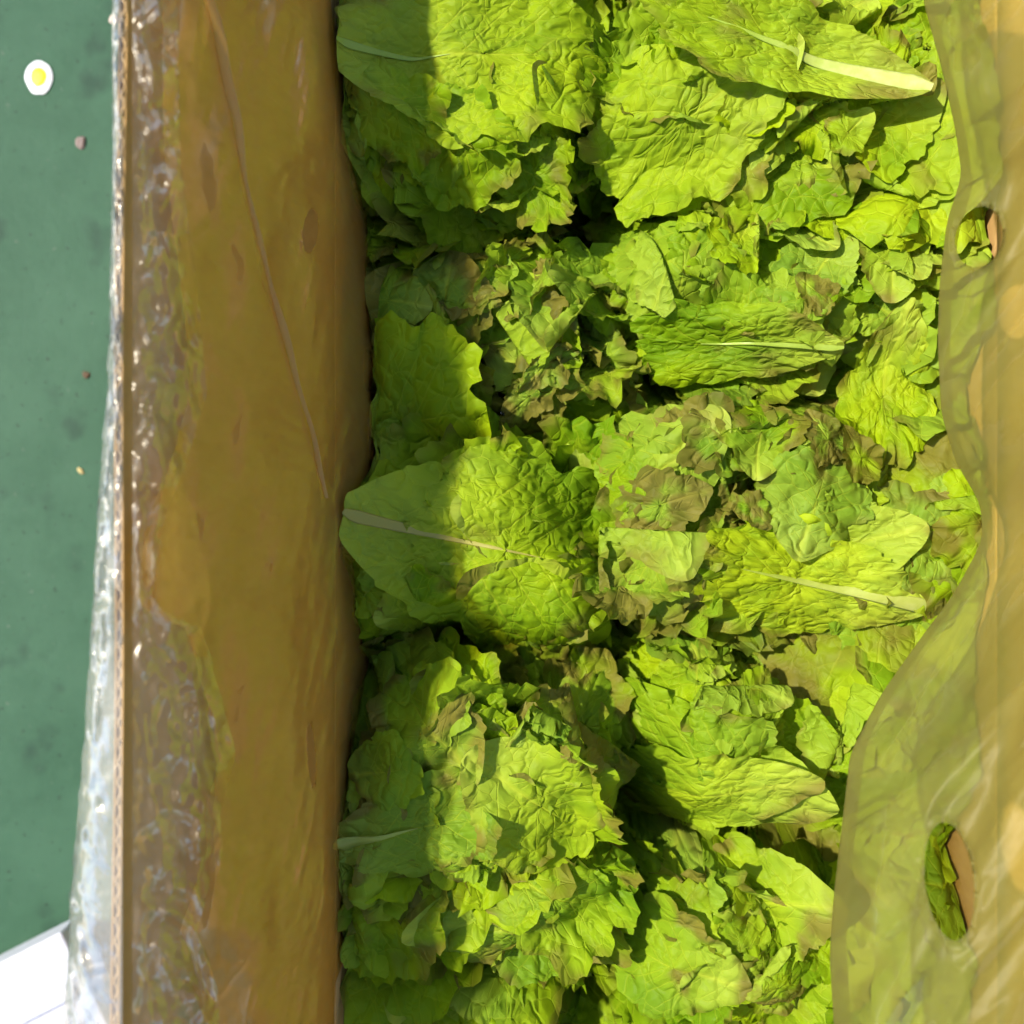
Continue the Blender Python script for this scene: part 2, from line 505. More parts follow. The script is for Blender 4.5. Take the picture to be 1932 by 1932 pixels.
def simulate(params, iters=260):
    B = len(params)
    X = np.zeros((B, NR, NTH, 3), np.float32); MAT = np.zeros((B, NR, NTH, 2), np.float32)
    ring = np.zeros((B, NR, NTH), np.float32); rad = np.zeros((B, NR - 1, NTH), np.float32)
    dg1 = np.zeros((B, NR - 1, NTH), np.float32); dg2 = np.zeros((B, NR - 1, NTH), np.float32)
    plate = np.zeros((B, 1, 1), np.float32); soft = np.zeros((B, 1, 1, 1), np.float32)
    rr = np.linspace(0.05, 1.0, NR)
    for b, p in enumerate(params):
        r = np.random.default_rng(p["seed"])
        th, R, cx = leaf_outline(p["w"], 0.035, p["seed"])
        mx = cx + rr[:, None] * R[None] * np.cos(th); my = rr[:, None] * R[None] * np.sin(th)
        MAT[b, ..., 0] = mx; MAT[b, ..., 1] = my
        m = np.stack([mx, my], -1)
        tipw = 0.25 + 0.75 * np.clip((np.cos(th) + 0.75) / 1.2, 0, 1)
        g = 1 + p["grow"] * (rr[:, None] ** 3) * tipw[None]
        e1 = np.roll(m, -1, 1) - m
        ring[b] = np.linalg.norm(e1, axis=-1) * g
        e2 = m[1:] - m[:-1]
        rad[b] = np.linalg.norm(e2, axis=-1) * (1 + 0.12 * p["grow"] * rr[1:, None])
        gm = 0.5 * (g[1:] + g[:-1])[..., None]
        e1m = 0.5 * (e1[1:] + e1[:-1]) * gm
        dg1[b] = np.linalg.norm(e1m + e2, axis=-1)
        dg2[b] = np.linalg.norm(e1m - e2, axis=-1)
        z = np.zeros_like(mx)
        for f, a in ((3, .030), (6, .022), (12, .012)):
            z += a * (vnoise(mx * f + r.random() * 30 + 5, my * f + r.random() * 30 + 5, b) - .5) * 2
        z += 0.012 * r.standard_normal(z.shape) * rr[:, None]
        X[b, ..., 0] = cx + (mx - cx) * p["comp"]
        X[b, ..., 1] = my * p["comp"] * p.get("compy", 1.0)
        X[b, ..., 2] = z
        plate[b] = p["plate"]; soft[b] = p["soft"]
    for it in range(iters):
        D = np.zeros_like(X)
        d = np.roll(X, -1, 2) - X
        l = np.sqrt((d * d).sum(-1)) + 1e-9
        c = d * (0.5 * (1 - ring / l))[..., None]
        D += c; D -= np.roll(c, 1, 2)
        d = X[:, 1:] - X[:, :-1]
        l = np.sqrt((d * d).sum(-1)) + 1e-9
        c = d * (0.5 * (1 - rad / l))[..., None]
        D[:, :-1] += c; D[:, 1:] -= c
        d = np.roll(X[:, 1:], -1, 2) - X[:, :-1]
        l = np.sqrt((d * d).sum(-1)) + 1e-9
        c = d * (0.35 * (1 - dg1 / l))[..., None]
        D[:, :-1] += c; D[:, 1:] -= np.roll(c, 1, 2)
        d = np.roll(X[:, :-1], -1, 2) - X[:, 1:]
        l = np.sqrt((d * d).sum(-1)) + 1e-9
        c = d * (0.35 * (1 - dg2 / l))[..., None]
        D[:, 1:] += c; D[:, :-1] -= np.roll(c, 1, 2)
        X += 0.42 * D
        # bending stiffness
        lap = 0.5 * (np.roll(X, 1, 2) + np.roll(X, -1, 2)) - X
        lap[:, 1:-1] += 0.5 * (X[:, 2:] + X[:, :-2]) - X[:, 1:-1]
        X += soft * lap
        z = X[..., 2]
        X[..., 2] = np.where(np.abs(z) > plate, np.sign(z) * (plate + 0.6 * (np.abs(z) - plate)), z)
        if it < iters * 0.5 and it % 12 == 0:
            X[..., 2] += 0.004 * rng.standard_normal(z.shape).astype(np.float32)
    F = np.fft.rfft(X, axis=2)
    m = np.arange(F.shape[2])[None, None, :, None]
    F *= np.clip(2.5 + 46 * rr[None, :, None, None] ** 1.2 - m, 0, 1)
    X = np.fft.irfft(F, n=NTH, axis=2).astype(np.float32)
    X[..., 0] -= X[:, -1, NTH // 2, 0][:, None, None]
    X[..., 2] -= X[..., 2].mean((1, 2))[:, None, None]
    return X, MAT


def cubic_matrix(n_in, n_out, periodic):
    Mx = np.zeros((n_out, n_in), np.float32)
    if periodic:
        t = np.arange(n_out) * n_in / n_out
    else:
        t = np.linspace(0, n_in - 1, n_out)
    for k, tt in enumerate(t):
        i = int(min(math.floor(tt), n_in - 1 if periodic else n_in - 2)); f = tt - i
        w = (-0.5 * f + f * f - 0.5 * f ** 3, 1 - 2.5 * f * f + 1.5 * f ** 3, 0.5 * f + 2 * f * f - 1.5 * f ** 3, -0.5 * f * f + 0.5 * f ** 3)
        for o in range(4):
            j = i + o - 1
            j = j % n_in if periodic else min(max(j, 0), n_in - 1)
            Mx[k, j] += w[o]
    return Mx


params = []
CLS = {"flat": [], "ruffle": [], "crumple": [], "stand": []}
for k in range(40):
    cls = "flat" if k < 9 else "ruffle" if k < 21 else "crumple" if k < 31 else "stand"
    r = np.random.default_rng(100 + k)
    p = {"seed": 100 + k, "w": r.uniform(0.66, 0.95)}
    if cls == "flat":
        p.update(grow=r.uniform(.30, .60), comp=r.uniform(.88, .94), plate=0.035, soft=0.06)
    elif cls == "ruffle":
        p.update(grow=r.uniform(.7, 1.3), comp=r.uniform(.86, .94), plate=0.075, soft=0.07)
    elif cls == "crumple":
        p.update(grow=r.uniform(.35, .7), comp=r.uniform(.74, .84), plate=0.055, soft=0.06)
    else:
        p.update(grow=r.uniform(1.0, 1.7), comp=r.uniform(.85, .95), plate=0.14, soft=0.05)
    CLS[cls].append(k)
    params.append(p)
SIM, MATC = simulate(params)

RES = {0: (21, 120), 1: (14, 86), 2: (10, 60)}
MATS = {k: (cubic_matrix(NR, a, False), cubic_matrix(NTH, b, True)) for k, (a, b) in RES.items()}
FACES = {k: None for k in RES}

# running height map of the pile, so that every leaf lies on what is already there
CELL = 0.003
HX0, HX1, HY0, HY1 = -0.20, 0.36, -0.42, 0.42
HNX, HNY = int((HX1 - HX0) / CELL) + 1, int((HY1 - HY0) / CELL) + 1
gx, gy = np.meshgrid(HX0 + CELL * np.arange(HNX), HY0 + CELL * np.arange(HNY), indexing='ij')
H = np.full((HNX, HNY), -0.125)


def blur(A, r, n=2):
    for _ in range(n):
        for ax in (0, 1):
            pad = [(0, 0), (0, 0)]; pad[ax] = (r + 1, r)
            c = np.cumsum(np.pad(A, pad, mode='edge'), axis=ax)
            k = 2 * r + 1
            A = (np.take(c, range(k, c.shape[ax]), axis=ax) - np.take(c, range(0, c.shape[ax] - k), axis=ax)) / k
    return A


def sample(A, x, y):
    fx = np.clip((x - HX0) / CELL, 0, HNX - 1.001); fy = np.clip((y - HY0) / CELL, 0, HNY - 1.001)
    i = fx.astype(int); j = fy.astype(int); fx = fx - i; fy = fy - j
    return (A[i, j] * (1 - fx) + A[i + 1, j] * fx) * (1 - fy) + (A[i, j + 1] * (1 - fx) + A[i + 1, j + 1] * fx) * fy


def raise_map(v):
    i = np.clip(((v[:, 0] - HX0) / CELL + 0.5).astype(int), 0, HNX - 1)
    j = np.clip(((v[:, 1] - HY0) / CELL + 0.5).astype(int), 0, HNY - 1)
    np.maximum.at(H, (i, j), v[:, 2])


def crease(V, r, n, amp):
    """straight creases across the sheet, each ending somewhere in it, so that it falls into facets"""
    c = V.reshape(-1, 3).mean(0); size = np.ptp(V[..., 0])
    for k in range(int(n * 2.2) + 2):
        a = r.uniform(0, 2 * np.pi); nx, ny = math.cos(a), math.sin(a)
        ox, oy = r.uniform(-.42, .42, 2) * size
        dx, dy = V[..., 0] - c[0] - ox, V[..., 1] - c[1] - oy
        s = dx * nx + dy * ny; q = -dx * ny + dy * nx
        wl = r.uniform(.12, .38) * size; wn = r.uniform(.05, .16) * size
        win = np.exp(-(q / wl) ** 2)
        V[..., 2] += r.choice([-1, 1]) * r.uniform(.5, 1.2) * amp * (wn * np.exp(-np.abs(s) / wn) - 0.4 * wn) * win
    return V


def fold(V, r, frac, phi, ang=None):
    """turn the part of the sheet beyond a straight line over on top of the rest"""
    a = r.uniform(0, 2 * np.pi) if ang is None else ang
    nx, ny = math.cos(a), math.sin(a)
    pr = V[..., 0] * nx + V[..., 1] * ny
    lo, hi = pr.min(), pr.max()
    line = hi - frac * (hi - lo)
    s = pr - line
    rho = 0.0022
    inside = s > 0
    w = np.minimum(s / rho, phi); rest = np.maximum(s - rho * phi, 0)
    along = rho * np.sin(w) + rest * math.cos(phi)
    up = rho * (1 - np.cos(w)) + rest * math.sin(phi)
    dlt = np.where(inside, along - s, 0)
    V[..., 0] += dlt * nx; V[..., 1] += dlt * ny
    zi = V[..., 2]
    V[..., 2] = np.where(inside, np.where(w >= phi * 0.999, -zi * 0.4, zi) + up + 0.004 * np.clip(s / 0.01, 0, 1), zi)
    return V


leaf_count = 0
DULL = 0.15
LEAF_MESHES = []
TARGET = np.full((HNX, HNY), -0.13)


def ell_dist(x, y, e):
    """distance from a head's middle in units of its size; the stalk side, pressed to the wall, does not fall away"""
    ca, sa = math.cos(e[5]), math.sin(e[5])
    p = (x - e[0]) * ca + (y - e[1]) * sa
    q = -(x - e[0]) * sa + (y - e[1]) * ca
    p = np.where(p < 0, 0.3 * p, p) / e[2]
    return np.sqrt(p ** 2 + (q / e[3]) ** 2)


def add_leaf(head, hloc, cls, base, ang, L, width=1.0, creases=3, camp=0.22, folds=(), stand=None, lift=0.0035, stiff=0.6,
             tone=0.0, brown=0.0, flip=None, res=0, rib=None, zscale=1.0, zoff=0.0, twist=0.0, rosy=0.0, label=None, ell=None, cover=0.82, pale=0.08):
    """one leaf; base = (x, y) of its stalk end, ang = direction it points in"""
    global leaf_count
    leaf_count += 1
    r = np.random.default_rng(5000 + leaf_count)
    k = CLS[cls][r.integers(len(CLS[cls]))]
    A, Bm = MATS[res]
    V = np.einsum('ab,bcd->acd', A, SIM[k]); V = np.einsum('tc,acd->atd', Bm, V)
    U = np.einsum('ab,bcd->acd', A, MATC[k]); U = np.einsum('tc,acd->atd', Bm, U)
    nr, nt = V.shape[:2]
    # small teeth on the margin
    tooth = (r.random(nt) - 0.45) * 0.95
    tooth = np.where(np.cos(np.linspace(0, 2 * np.pi, nt, endpoint=False)) < -0.85, 0, tooth)
    lobe = (np.interp(np.arange(nt), np.linspace(0, nt, 34), np.append((l_ := r.uniform(-1, 1, 33)), l_[0])) * 0.42) * (tooth != 0)
    for k_, a_ in ((-2, .45), (-1, 1.0)):
        V[k_] += (V[-2] - V[-4]) * 0.5 * (lobe * a_)[:, None]
    V[-1] += (V[-1] - V[-2]) * tooth[:, None]
    V = V * L
    rv_ = np.linspace(0, 1, nr)[:, None]
    cu = np.interp(np.arange(nt), np.arange(0, nt + 1, nt / 13), np.append((w_ := r.uniform(-.35, 1, 13)), w_[0])) * 0.0085
    V[..., 2] += cu[None] * rv_ ** 4
    V[..., 1] *= width
    V[..., 2] *= zscale
    if r.random() < 0.5 if flip is None else flip:
        V[..., 2] *= -1
    if creases:
        V = crease(V, r, creases, camp)
    for fr, ph, fa in folds:
        V = fold(V, r, fr, ph, fa)
    if stand is not None:                        # tip it up on its side, or raise its tip
        roll, pitch = stand
        y, z = V[..., 1].copy(), V[..., 2].copy()
        V[..., 1] = y * math.cos(roll) - z * math.sin(roll); V[..., 2] = y * math.sin(roll) + z * math.cos(roll)
        x, z = V[..., 0].copy(), V[..., 2].copy()
        V[..., 0] = x * math.cos(pitch) - z * math.sin(pitch); V[..., 2] = x * math.sin(pitch) + z * math.cos(pitch)
    if twist:
        V[..., 1] += twist * V[..., 0] ** 2 / L
    ca, sa = math.cos(ang), math.sin(ang)
    x = base[0] + V[..., 0] * ca - V[..., 1] * sa
    y = base[1] + V[..., 0] * sa + V[..., 1] * ca
    z = V[..., 2]
    # stay inside the carton
    be_ = np.array(B_EDGE, float)
    xl = np.maximum(FOLD_X + 0.004, (np.interp(966.0 - y / K, be_[:, 0], be_[:, 1]) - 966.0) * K + 0.003)
    xr = RFOLD_X - 0.004
    x = np.where(x < xl, xl + 0.08 * (x - xl) + 0.006 * (vnoise(y * 90, z * 90, 3) - .5), x)
    x = np.where(x > xr, xr + 0.08 * (x - xr), x)
    S = sample(blur(H, 2), x, y)
    if stand is None:
        Sm = sample(blur(H, 5), x, y)
        Afit = np.stack([np.ones(x.size), x.ravel() - x.mean(), y.ravel() - y.mean()], -1)
        cf = np.linalg.lstsq(Afit, Sm.ravel(), rcond=None)[0]
        fit = (Afit @ cf).reshape(x.shape)
        drape = (1 - stiff) * Sm + stiff * fit
        drape = np.maximum(drape, cover * S + (1 - cover) * drape)
        z = drape + z + lift + zoff
        if ell is not None:
            z = z - ell[4] * np.clip(ell_dist(x, y, ell) - 0.82, 0, 0.6)
    else:
        z = sample(blur(H, 5), np.array([x.mean()]), np.array([y.mean()]))[0] + z + zoff
    W = np.stack([x, y, z], -1).reshape(-1, 3)
    raise_map(W[:: 1])
    W = np.vstack([W, W[:nt].mean(0)])           # closes the middle
    if FACES[res] is None:
        f = grid_faces(nr, nt, True)
        cap = np.stack([np.full(nt // 2, nr * nt), (np.arange(0, nt, 2) + 2) % nt, np.arange(0, nt, 2) + 1, np.arange(0, nt, 2)], -1)
        FACES[res] = np.vstack([f[:, ::-1], cap[:, ::-1]])
    f = FACES[res]
    me = mesh_from("leaf", W - np.array(hloc), f)
    LEAF_MESHES.append((me, hloc))
    UV = np.vstack([U.reshape(-1, 2), U[:1].reshape(-1, 2).mean(0)[None]])
    lay = me.uv_layers.new(name="leaf_uv")
    lay.data.foreach_set("uv", UV[f.ravel()].astype(np.float32).ravel())
    at = me.attributes.new("rim", 'FLOAT', 'POINT')
    rv = np.append(np.repeat(np.linspace(0, 1, nr), nt), 0).astype(np.float32)
    at.data.foreach_set("value", rv)
    o1, o2 = r.uniform(0, 50, 2)
    ux, uy = UV[:, 0], UV[:, 1]
    pt = np.clip((vnoise(ux * 3.2 + o1, uy * 3.2 + o2, leaf_count) - .5) * 1.6 + .5, 0, 1)
    at = me.attributes.new("patch", 'FLOAT', 'POINT'); at.data.foreach_set("value", pt.astype(np.float32))
    wl = 0.6 * vnoise(ux * 4 + o2, uy * 4 + o1, leaf_count + 1) + 0.3 * vnoise(ux * 9 + o2, uy * 9 + o1, leaf_count + 2) + 0.30 * rv ** 3
    wl = (wl + brown + r.uniform(-.06, .06) - 0.70) * 3.0
    at = me.attributes.new("wilt", 'FLOAT', 'POINT'); at.data.foreach_set("value", np.clip(wl, -1, 1).astype(np.float32))
    o = link("leaf", me, M_LEAF, head)
    o["size"] = float(L / 0.14); o["dull"] = float(np.clip(DULL * r.uniform(-.4, 2.0), 0, .9)); o["tone"] = float(np.clip(tone + r.uniform(-.35, .25), 0, 1))
    if label: o["label"] = label
    if rib:
        # raised midrib from stalk end to about rib*length
        G = W[:-1].reshape(nr, nt, 3)
        h = nt // 2
        path = np.vstack([G[::-1, h], G[:, 0]])
        acc = np.concatenate([[0], np.cumsum(np.linalg.norm(np.diff(path, axis=0), axis=1))])
        n = 36
        tt = np.linspace(0, acc[-1] * min(rib[0] * 1.25, .9), n)
        c = np.stack([np.interp(tt, acc, path[:, a]) for a in range(3)], -1)
        for _ in range(4):
            c[1:-1] = 0.25 * c[:-2] + 0.5 * c[1:-1] + 0.25 * c[2:]
        q = np.linspace(0, 1, n)
        wd = 0.62 * rib[1] * (1 - q) ** 1.1 * np.clip(0.35 + q * 9, 0, 1) + 0.0002
        tg = np.gradient(c, axis=0); tg /= np.linalg.norm(tg, axis=1)[:, None] + 1e-9
        sd = np.cross(np.array([0, 0, 1.0]), tg); sd /= np.linalg.norm(sd, axis=1)[:, None] + 1e-9
        up = np.cross(tg, sd)
        th = np.linspace(0, 2 * np.pi, 14, endpoint=False)
        prof = 1 + 0.10 * np.cos(th * 5)
        T = c[:, None] + sd[:, None] * (np.cos(th) * prof)[None, :, None] * wd[:, None, None] + up[:, None] * ((np.sin(th) * prof * 0.20)[None, :, None] * wd[:, None, None])
        T[..., 2] += 0.0005
        T = np.vstack([T.reshape(-1, 3), c[0][None], c[-1][None]])
        fs = grid_faces(n, 14, True)
        rm = mesh_from("midrib", T[:-2] - np.array(hloc), fs)
        at = rm.attributes.new("along", 'FLOAT', 'POINT'); at.data.foreach_set("value", np.repeat(q, 14).astype(np.float32))
        ro = link("midrib", rm, M_RIB, o)
        LEAF_MESHES.append((rm, hloc))
        ro["rosy"] = float(rosy); ro["pale"] = float(pale)
    return o


def stem_mesh(rad, length):
    th = np.linspace(0, 2 * np.pi, 20, endpoint=False)
    prof = [(0.05, 0), (0.8, 0.0), (1.0, 0.06), (0.95, 0.4), (0.7, 0.8), (0.4, 1.0)]
    v = [(l * length, rad * k * (1 + .06 * math.cos(3 * t)) * math.cos(t), rad * k * (1 + .06 * math.cos(3 * t)) * math.sin(t)) for k, l in prof for t in th]
    return mesh_from("stem", v, grid_faces(len(prof), 20, True))


def make_head(label, base_px, ang, centre_px, rx, ry, top, seed, n_big=11, n_small=8, n_stand=4, L=0.138, spread=0.55, tone=0.3, brown=0.0,
              ruffle=0.5, steep=0.06, heroes=(), n_frill=21, dull=0.10):
    top = top - 0.014
    """a lettuce head lying on its side, stalk end at base, leaves fanned towards ang (degrees)"""
    global DULL
    DULL = dull
    r = np.random.default_rng(seed)
    ang = math.radians(ang)
    b = P(float(base_px[0]), float(base_px[1]), 0.0); c = P(float(centre_px[0]), float(centre_px[1]), 0.0)
    hloc = (float(b[0]), float(b[1]), top - 0.085)
    head = link("lettuce_head", None, None, loc=hloc)
    tag(head, label, "lettuce", "lettuce heads packed in the carton")
    st = link("stem", stem_mesh(0.014, 0.05), M_RIB, head)
    st.rotation_euler = (0, 0, ang); st["rosy"] = 0.6
    ell = (c[0], c[1], rx * K, ry * K * 1.15, 0.028, ang)
    d2 = ell_dist(gx, gy, ell) ** 2
    np.maximum(H, top - 0.045 - steep * d2, out=H)
    np.maximum(TARGET, top - 0.085 * np.clip(ell_dist(gx, gy, (c[0], c[1], rx * K * 1.10, ry * K * 1.28, 0, ang)) - 0.55, 0, 1.2) ** 1.2, out=TARGET)
    dv = np.array([math.cos(ang), math.sin(ang)]); nv = np.array([-dv[1], dv[0]])
    # lower leaves down in the gaps round the head
    for i in range(7):
        w_a = r.uniform(-2.0, 2.0)
        pos = c[:2] + (dv * math.cos(w_a) * rx + nv * math.sin(w_a) * ry) * K * r.uniform(.85, 1.05)
        a = r.uniform(0, 2 * np.pi); Ll = L * r.uniform(.45, .7)
        add_leaf(head, hloc, "stand", pos - np.array([math.cos(a), math.sin(a)]) * Ll * .5, a, Ll, 1.0, 2, .2, (), stand=(r.uniform(-.9, .9), r.uniform(-.3, .4)),
                 tone=0.0, brown=brown * r.uniform(.0, .8), res=2, zoff=-0.012)
    # outer leaves lie along the wall side and fill the back of the head
    for i in range(4):
        bp = b[:2] + nv * (i - 1.5) / 1.5 * ry * K * 0.6 - dv * r.uniform(.0, .02)
        add_leaf(head, hloc, "ruffle" if r.random() < ruffle else "flat", bp, ang + (i - 1.5) * 0.10 + r.uniform(-.2, .2), L * r.uniform(.62, .9), r.uniform(.9, 1.2), r.integers(4, 8), r.uniform(.2, .45), tone=tone * r.uniform(.3, 1.6),
                 brown=brown * r.uniform(0, 1.0), zoff=0.012, res=1)
    for i in range(n_big):
        t = i / max(n_big - 1, 1)
        a = ang + spread * r.uniform(-1, 1) * (1 - 0.3 * t)
        Ll = L * r.uniform(.92, 1.1) * (1.12 - 0.50 * t)
        bp = b[:2] + dv * r.uniform(-.02, .03) + nv * r.uniform(-.5, .5) * ry * K * (0.9 - 0.3 * t)
        cls = "ruffle" if r.random() < ruffle else ("flat" if r.random() < .4 else "crumple")
        fl_ = ()
        if r.random() < 0.5:
            fl_ = ((r.uniform(.12, .3), r.uniform(2.5, 3.0), r.uniform(-1.2, 1.2)),)
        add_leaf(head, hloc, cls, bp, a, Ll, r.uniform(.85, 1.15), r.integers(3, 8), r.uniform(.15, .4), fl_, ell=ell, tone=tone * r.uniform(.3, 1.6),
                 brown=brown * r.uniform(0, 1.3), res=0 if i >= n_big - 4 else 1, rib=(r.uniform(.45, .7), r.uniform(.0025, .004)) if r.random() < .1 else None, rosy=r.uniform(0, .6))
    # frilled leaf ends in layers round the open side of the head
    for i in range(n_frill):
        w_a = r.uniform(-1.9, 1.9); dist = r.uniform(.65, 1.15)
        tip = c[:2] + (dv * math.cos(w_a) * rx + nv * math.sin(w_a) * ry) * K * dist
        a = math.atan2(*((tip - c[:2])[::-1])) + r.uniform(-.6, .6)
        Ll = L * r.uniform(.30, .60)
        add_leaf(head, hloc, r.choice(["ruffle", "ruffle", "crumple"]), tip - np.array([math.cos(a), math.sin(a)]) * Ll * .8, a, Ll, r.uniform(.9, 1.4), r.integers(2, 5), r.uniform(.15, .4), (), ell=ell,
                 tone=tone * r.uniform(.2, 1.5), brown=brown * r.uniform(.3, 1.4) + 0.03, res=1, zoff=0.004)

    def hero(h):
        s, e = P(float(h["a"][0]), float(h["a"][1]), 0.0)[:2], P(float(h["b"][0]), float(h["b"][1]), 0.0)[:2]
        dd = e - s
        kw = {k_: v_ for k_, v_ in h.items() if k_ not in ("a", "b", "cls", "early")}
        add_leaf(head, hloc, h.get("cls", "flat"), s, math.atan2(dd[1], dd[0]), float(np.hypot(*dd)) * 1.03, **{"cover": 1.0, "lift": 0.005, **kw, "creases": kw.get("creases", 3) + (0 if "zscale" in kw else 3)})
    for h in heroes:
        if h.get("early"): hero(h)
    n_small = int(n_small * 2.0) + 5; n_stand = int(n_stand * 1.3) + 2
    for i in range(n_stand):
        q = r.uniform(0, 1)
        pos = c[:2] + dv * r.uniform(-.1, .75) * rx * K + nv * r.uniform(-.8, .8) * ry * K
        a = ang + r.uniform(-1.3, 1.3)
        Ll = L * r.uniform(.40, .62)
        pos = pos - np.array([math.cos(a), math.sin(a)]) * Ll * .5
        add_leaf(head, hloc, "stand", pos, a, Ll, 1.0, 2, .2, (), stand=(r.choice([-1, 1]) * r.uniform(.5, 1.25), r.uniform(.0, .5)), tone=tone * r.uniform(.2, 1.4),
                 brown=brown * r.uniform(.4, 1.5), res=1, zoff=r.uniform(-.006, .006))
    for i in range(n_small):
        rr_ = math.sqrt(r.random()) * .85; tt_ = r.uniform(0, 2 * np.pi)
        pos = c[:2] + np.array([rr_ * rx * K * math.cos(tt_), rr_ * ry * K * math.sin(tt_)])
        a = ang + r.uniform(-1.8, 1.8)
        Ll = L * r.uniform(.28, .56)
        pos = pos - np.array([math.cos(a), math.sin(a)]) * Ll * .5
        cls = r.choice(["crumple", "flat", "ruffle"], p=[.45, .3, .25])
        fl_ = ()
        if r.random() < 0.75:
            fl_ = ((r.uniform(.18, .45), r.uniform(2.75, 3.05), None),)
            if r.random() < 0.5:
                fl_ = fl_ + ((r.uniform(.12, .3), r.uniform(2.75, 3.05), None),)
        add_leaf(head, hloc, cls, pos, a, Ll, r.uniform(.8, 1.2), r.integers(2, 6), r.uniform(.15, .45), fl_, ell=ell, tone=tone * r.uniform(.2, 1.6),
                 brown=brown * r.uniform(0, 1.5), res=1, lift=0.003)
    for h in heroes:
        if not h.get("early"): hero(h)
    return head


# heads listed from the lowest-lying to the ones on top
make_head("lettuce head cut off by the lower picture edge in the shade at the left", (580, 2110), 5, (880, 2080), 300, 150, -0.035, 51, 9, 4, 3, tone=0.1)
make_head("lettuce head cut off by the lower picture edge beside the right-hand film", (1930, 2090), 177, (1440, 2070), 300, 160, -0.03, 52, 9, 5, 3, tone=0.3)
make_head("dark lettuce head cut off by the upper picture edge at the left", (560, -80), -5, (880, -110), 300, 140, -0.012, 53, 9, 4, 4, tone=0.2)
make_head("lettuce head cut off by the upper picture edge beside the right-hand film", (1985, -60), 180, (1500, -110), 320, 140, -0.005, 54, 9, 4, 4, tone=0.4)
make_head("shaded lettuce head with a wide pale stalk at the bottom of the photo", (545, 1870), 4, (860, 1880), 300, 130, -0.030, 31, 11, 6, 4,
          tone=0.1, brown=0.02, heroes=(
              dict(a=(585, 1845), b=(1010, 1880), width=.75, rib=(.6, .0065), creases=2, camp=.15, tone=.1),
              dict(a=(800, 1900), b=(1130, 1800), width=1.0, creases=5, camp=.3, brown=.12, cls="crumple"),
              dict(a=(600, 1770), b=(860, 1790), cls="ruffle", width=.9, creases=3)))
make_head("lettuce head with a big pale folded leaf at the bottom beside the right-hand film", (1930, 1860), 174, (1400, 1820), 260, 170, -0.018, 32, 11, 7, 5,
          tone=0.3, brown=0.03, heroes=(
              dict(a=(1600, 1720), b=(1370, 1770), width=1.2, creases=2, camp=.35, tone=.6, stand=(.25, .12)),
              dict(a=(1840, 1560), b=(1855, 1790), width=.8, cls="stand", stand=(-.9, .05), zoff=.03, tone=.5, res=1),
              dict(a=(1835, 1780), b=(1845, 1600), width=.8, cls="ruffle", stand=(.8, .1), zoff=.022, tone=.3, res=1),
              dict(a=(1960, 1600), b=(1660, 1650), width=1.0, creases=5, tone=.6),
              dict(a=(1960, 1740), b=(1680, 1700), width=1.1, creases=5, tone=.3),
              dict(a=(1430, 1890), b=(1180, 1840), width=1.0, creases=5, brown=.22, cls="ruffle"),
              dict(a=(1400, 1930), b=(1560, 1860), width=.9, creases=5, brown=.18, cls="crumple", res=1),
              dict(a=(1600, 1640), b=(1390, 1540), width=.5, rib=(.95, .006), creases=1, zscale=.5, tone=.2)))
make_head("lettuce head of bright curly leaves in the right row below the brownish head", (1960, 1400), 178, (1400, 1390), 270, 190, -0.010, 33, 12, 8, 8,
          tone=0.35, brown=0.02, ruffle=.8, heroes=(
              dict(a=(1600, 1560), b=(1160, 1430), width=.75, creases=4, cls="ruffle", tone=.4),
              dict(a=(1560, 1480), b=(1200, 1560), width=.7, creases=4, cls="ruffle", tone=.5)))
make_head("lettuce head with a stubby cut stalk at the left near the bottom", (545, 1680), 1, (900, 1700), 300, 110, -0.018, 34, 10, 6, 3,
          tone=0.2, brown=0.05, heroes=(
              dict(a=(640, 1700), b=(930, 1760), width=.8, rib=(.5, .008), creases=3, tone=.2, rosy=.5),
              dict(a=(760, 1760), b=(1180, 1790), cls="flat", width=.8, creases=5, camp=.25, brown=.05),
              dict(a=(840, 1620), b=(1190, 1760), cls="flat", width=.75, creases=5, camp=.28, brown=.08)))
make_head("lettuce head with curled brown-edged leaves around a dark hollow in the left row", (600, 640), -4, (950, 620), 290, 280, -0.012, 35, 11, 5, 17,
          dull=0.3, tone=0.2, brown=0.31, ruffle=.9, heroes=(
              dict(a=(830, 470), b=(700, 395), width=1.1, cls="ruffle", creases=3, tone=.1, res=1),
              dict(a=(810, 560), b=(665, 540), width=1.2, cls="ruffle", creases=4, tone=.1, res=1),
              dict(a=(800, 620), b=(660, 660), width=1.1, cls="ruffle", creases=4, tone=.2, res=1),
              dict(a=(850, 700), b=(690, 760), width=1.1, cls="ruffle", creases=4, tone=.0, brown=.1, res=1),
              dict(a=(800, 520), b=(840, 700), width=.5, cls="stand", stand=(1.1, .1), tone=.5, res=1),
              dict(a=(860, 640), b=(850, 850), width=.7, cls="stand", stand=(.8, .1), tone=.2, brown=.3, res=1),
              dict(a=(900, 560), b=(980, 430), width=.8, cls="stand", stand=(.7, .1), tone=.2, brown=.2, res=1),
              dict(a=(960, 600), b=(1050, 480), width=.6, cls="stand", stand=(-.9, .1), tone=.2, brown=.3, res=1),
              dict(a=(970, 720), b=(1090, 640), width=.7, cls="stand", stand=(.8, .1), tone=.2, brown=.3, res=1),
              dict(a=(1030, 480), b=(1240, 520), cls="ruffle", width=1.3, creases=4, brown=.12)))
